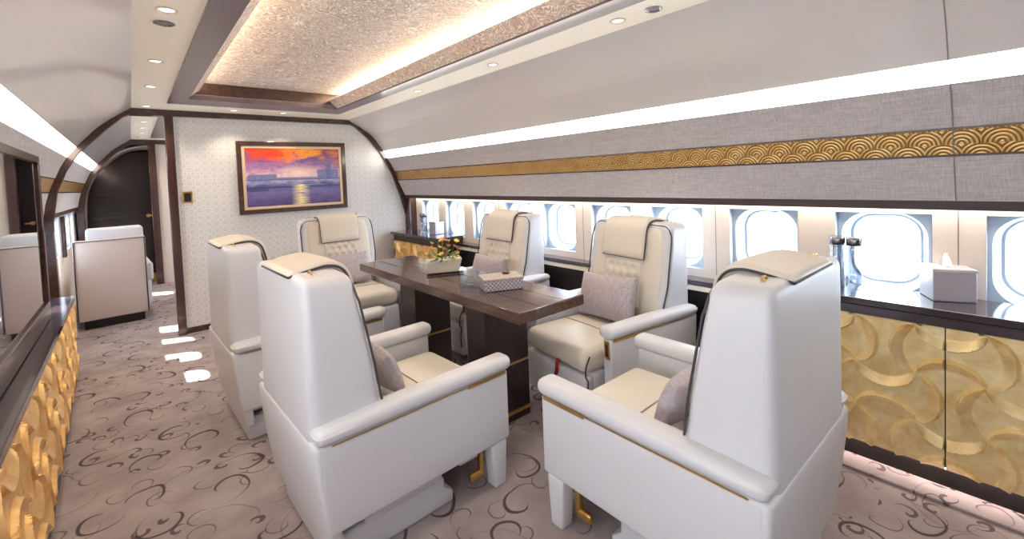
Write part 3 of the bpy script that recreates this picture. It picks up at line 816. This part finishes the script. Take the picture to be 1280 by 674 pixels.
# ---- flower arrangement
fa = thing('flower_arrangement', 'orange and yellow flowers in a white angular planter on the table', 'flowers', (1.61, 2.63, .7412), -.45)
M_planter = plain('white_ceramic', srgb(238, 230, 216), .3)
bm = NB()
def pl(vs, f): 
    V = [bm.verts.new(v) for v in vs]
    for q in f: bm.faces.new([V[k] for k in q])
hexf = [(0, 1, 2, 3), (4, 7, 6, 5), (0, 4, 5, 1), (1, 5, 6, 2), (2, 6, 7, 3), (3, 7, 4, 0)]
pl([(-.10, -.05, 0), (.10, -.05, 0), (.10, .05, 0), (-.10, .05, 0), (-.115, -.08, .085), (.125, -.075, .10), (.125, .07, .10), (-.115, .07, .085)], hexf)
bmesh.ops.bevel(bm, geom=bm.edges[:], offset=.003, segments=2, affect='EDGES')
obj('planter', bm, M_planter, fa)
bm = NB(); pl([(-.118, -.09, .0), (.13, -.085, .0), (.13, -.075, .006), (-.118, -.08, .006), (-.118, -.09, .014), (.13, -.085, .014), (.13, -.075, .014), (-.118, -.08, .014)], hexf); obj('tray', bm, M_black, fa)
M_leaf = plain('leaf_green', srgb(110, 128, 60), .5)
M_or = plain('petal_orange', srgb(226, 150, 100), .6); M_ye = plain('petal_yellow', srgb(240, 206, 120), .6); M_pk = plain('petal_russet', srgb(186, 120, 110), .6)
rnd = random.Random(3)
bm = NB()
heads = []
for k in range(26):
    a = rnd.uniform(0, 2 * PI); r = rnd.uniform(.01, .11); h = rnd.uniform(.13, .25) - r * .4
    top = Vector((r * math.cos(a) * 1.0 + .01, r * math.sin(a) * .8, h)); heads.append(top)
    tube(bm, [(top.x * .2, top.y * .2, .07), (top.x * .6, top.y * .6, h * .6), top], .0018, 5)
obj('stems', bm, M_leaf, fa)
for k, tp in enumerate(heads):
    bm = NB(); R = rnd.uniform(.012, .022); tilt = Euler((rnd.uniform(-.7, .7), rnd.uniform(-.7, .7), rnd.uniform(0, 6))).to_matrix().to_4x4()
    for j in range(6):
        a = 2 * PI * j / 6; vs = []
        for (u, v, z) in ((0, 0, 0), (.6, -.35, .35), (1.0, -.18, .62), (1.12, 0, .55), (1.0, .18, .62), (.6, .35, .35)):
            vs.append(bm.verts.new(tilt @ Vector((R * (u * math.cos(a) - v * math.sin(a)), R * (u * math.sin(a) + v * math.cos(a)), R * z)) + tp))
        bm.faces.new(vs)
    lathe(bm, [(R * .05, R * .5), (R * .3, R * .35), (R * .28, 0), (R * .05, -R * .1)], 8, tp)
    obj('blossom', bm, [M_or, M_ye, M_ye, M_pk][k % 4], fa)
bm = NB()
for k in range(26):
    a = rnd.uniform(0, 2 * PI); L = rnd.uniform(.05, .10); b = Vector((math.cos(a) * .05, math.sin(a) * .04, rnd.uniform(.09, .13))); d = Vector((math.cos(a), math.sin(a), rnd.uniform(-.1, .7))).normalized(); s = d.cross(Vector((0, 0, 1))).normalized() * .013
    vs = [b, b + d * L * .35 + s, b + d * L * .7 + s * .8 + Vector((0, 0, -.004)), b + d * L + Vector((0, 0, -.012)), b + d * L * .7 - s * .8 + Vector((0, 0, -.004)), b + d * L * .35 - s]
    bm.faces.new([bm.verts.new(v) for v in vs])
obj('leaves', bm, M_leaf, fa)
# ---- glass block and patterned box
gb = obj('glass_box', NB(), None); bpy.data.objects.remove(gb)
bm = NB(); box(bm, -.055, .055, -.04, .04, 0, .085, .003); o = obj('glass_box', bm, M_glass); o.location = (1.50, 2.16, .7415); o.rotation_euler = (0, 0, -.5); tag(o, 'clear glass block beside the patterned silver box on the table', 'glass box')
bx = thing('keepsake_box', 'silver lattice patterned box with a taupe lid on the table', 'box', (1.60, 1.985, .7412), -.42)
def latt():
    t = NT('silver_lattice'); x, y, z = t.sep(t.map((1, 1, 1)))
    u = t.math('ADD', x, y)
    a = t.math('SINE', t.math('MULTIPLY', t.math('ADD', u, z), 270.0)); b = t.math('SINE', t.math('MULTIPLY', t.math('SUBTRACT', u, z), 270.0))
    m = t.math('GREATER_THAN', t.math('MAXIMUM', a, b), .55)
    t.set(t.mix(m, srgb(138, 132, 144), srgb(208, 204, 208)), .35, .3); t.bump(m, .5, .002); return t.m
M_latt = latt()
obj('body', rb(NB(), -.115, .115, -.075, .075, 0, .058, .006, 3, 2), M_latt, bx, False)
lid = obj('lid', rb(NB(), -.118, .118, -.078, .078, .059, .072, .004, 3, 2), M_fabric2, bx, False, 'taupe lid')
obj('knob', lathe(NB(), [(.001, 0), (.02, .0), (.026, .008), (.016, .014), (.001, .016)], 14, (.04, .03, .072)), M_woodv, lid, True, 'brown knob')

# ================================================================ THINGS ON THE COUNTERS
def tumbler(label, loc, r, h, grp):
    t = thing('glass_canister', label, 'canister', loc, 0, grp)
    obj('body', lathe(NB(), [(r, 0), (r, h - .045), (r - .004, h - .045), (r - .004, .012), (.001, .010), (.001, 0)], 28, cap=False), M_glass, t, True)
    obj('lid', lathe(NB(), [(.001, h - .042), (r + .003, h - .042), (r + .003, h - .002), (r - .002, h), (.001, h)], 28, cap=False), M_chrome, t, True, 'chrome lid')
G2 = 'tall glass canisters'
tumbler('left tall glass canister with chrome lid, farther one by the windows', (2.705, .618, .7685), .031, .25, G2)
tumbler('right tall glass canister with chrome lid, nearer the tissue box', (2.70, .548, .7685), .031, .25, G2)
tumbler('small tall glass canister on the far cabinet by the bulkhead', (2.62, 4.66, .7575), .045, .235, G2)
tx = thing('tissue_box', 'grey square tissue box with a white tissue on the credenza', 'tissue box', (2.725, .222, .7685), .44)
obj('cover', rb(NB(), -.072, .072, -.072, .072, 0, .135, .005, 3, 2), plain('grey_cover', srgb(172, 168, 178), .45), tx, False)
bm = NB(); box(bm, -.075, .075, -.075, .075, .128, .142, .003); obj('rim', bm, plain('pale_rim', srgb(206, 200, 202), .4), tx, False, 'paler top rim')
bm = NB(); n_ = 12; rows = []
for j in range(6):
    t_ = j / 5; rows.append([bm.verts.new(((k / n_ - .5) * .085 * (1 - t_ * .75) + .01 * t_, .018 * math.sin(k * 1.4) * (1 - t_ * .6), .140 + .055 * t_ + .006 * math.sin(k * 2.1) * t_)) for k in range(n_ + 1)])
for A, B in zip(rows, rows[1:]):
    for k in range(n_): bm.faces.new((A[k], A[k + 1], B[k + 1], B[k]))
o = obj('tissue', bm, plain('tissue_white', srgb(250, 248, 246), .8), tx, True, 'white tissue'); o.modifiers.new('s', 'SOLIDIFY').thickness = .0015
fx = thing('napkin_box', 'small silver box on the far cabinet beside the glass canister', 'box', (2.66, 4.45, .7575), .1)
obj('body', rb(NB(), -.06, .06, -.06, .06, 0, .13, .005, 3, 2), M_latt, fx, False); obj('lid', rb(NB(), -.063, .063, -.063, .063, .130, .142, .003, 3, 2), M_chrome, fx, False)
# ================================================================ PAINTING, SWITCH
pf = thing('painting', 'framed sunset seascape painting in orange and violet on the patterned bulkhead', 'painting', (1.38, YB, 1.48))
x0, x1, z0, z1 = .83, 1.93, 1.10, 1.855
def frame(x0, x1, z0, z1, w, ya, yb, bev):
    bm = NB(); box(bm, x0, x1, ya, yb, z1 - w, z1, bev); box(bm, x0, x1, ya, yb, z0, z0 + w, bev); box(bm, x0, x0 + w, ya, yb, z0 + w, z1 - w, bev); box(bm, x1 - w, x1, ya, yb, z0 + w, z1 - w, bev); return bm
part('frame', frame(x0, x1, z0, z1, .045, YB - .04, YB - .002, .004), M_wood, pf)
part('inner_frame', frame(x0 + .045, x1 - .045, z0 + .045, z1 - .045, .028, YB - .03, YB - .004, .003), plain('pale_gold_slip', srgb(222, 196, 160), .4, .3), pf, label='pale gold inner frame')
part('canvas', box(NB(), x0 + .073, x1 - .073, YB - .022, YB - .004, z0 + .073, z1 - .073), M_paint, pf)
sw = thing('wall_switch', 'small dark switch with brass rim beside the corridor post', 'switch', (.412, YB, 1.31))
part('plate', box(NB(), .373, .452, YB - .008, YB - .001, 1.255, 1.362, .003), M_brass, sw)
part('rocker', box(NB(), .386, .439, YB - .012, YB - .006, 1.268, 1.349, .002), M_black, sw)

# ================================================================ CORRIDOR SEAT
M_beige = leather('beige_panel_leather', srgb(206, 188, 180), .5)
sf = thing('corridor_seat', 'beige panelled seat with dark piping beyond the arch, seen from behind', 'seat', (-.22, 6.6, 0), .05)
obj('back_panel', rb(NB(), -.27, .29, -.44, -.36, .09, .905, .012, 4, 3), M_beige, sf, True)
obj('piping', tube(NB(), [(-.262, -.445, .10), (-.262, -.445, .895), (.282, -.445, .895), (.282, -.445, .10)], .007, 6), M_piping, sf, False)
obj('backrest', rb(NB(), -.17, .285, -.35, -.10, .20, 1.01, .03, 4, 3), M_leather, sf, True)
obj('seat', rb(NB(), -.27, .33, -.33, .65, .12, .45, .05, 5, 3), M_leather, sf, True)
obj('armrest', rb(NB(), .27, .35, -.34, .5, .40, .60, .03, 5, 3), M_leather, sf, True)
obj('base', box(NB(), -.22, .25, -.40, .6, 0, .088, .004), M_black, sf, False)
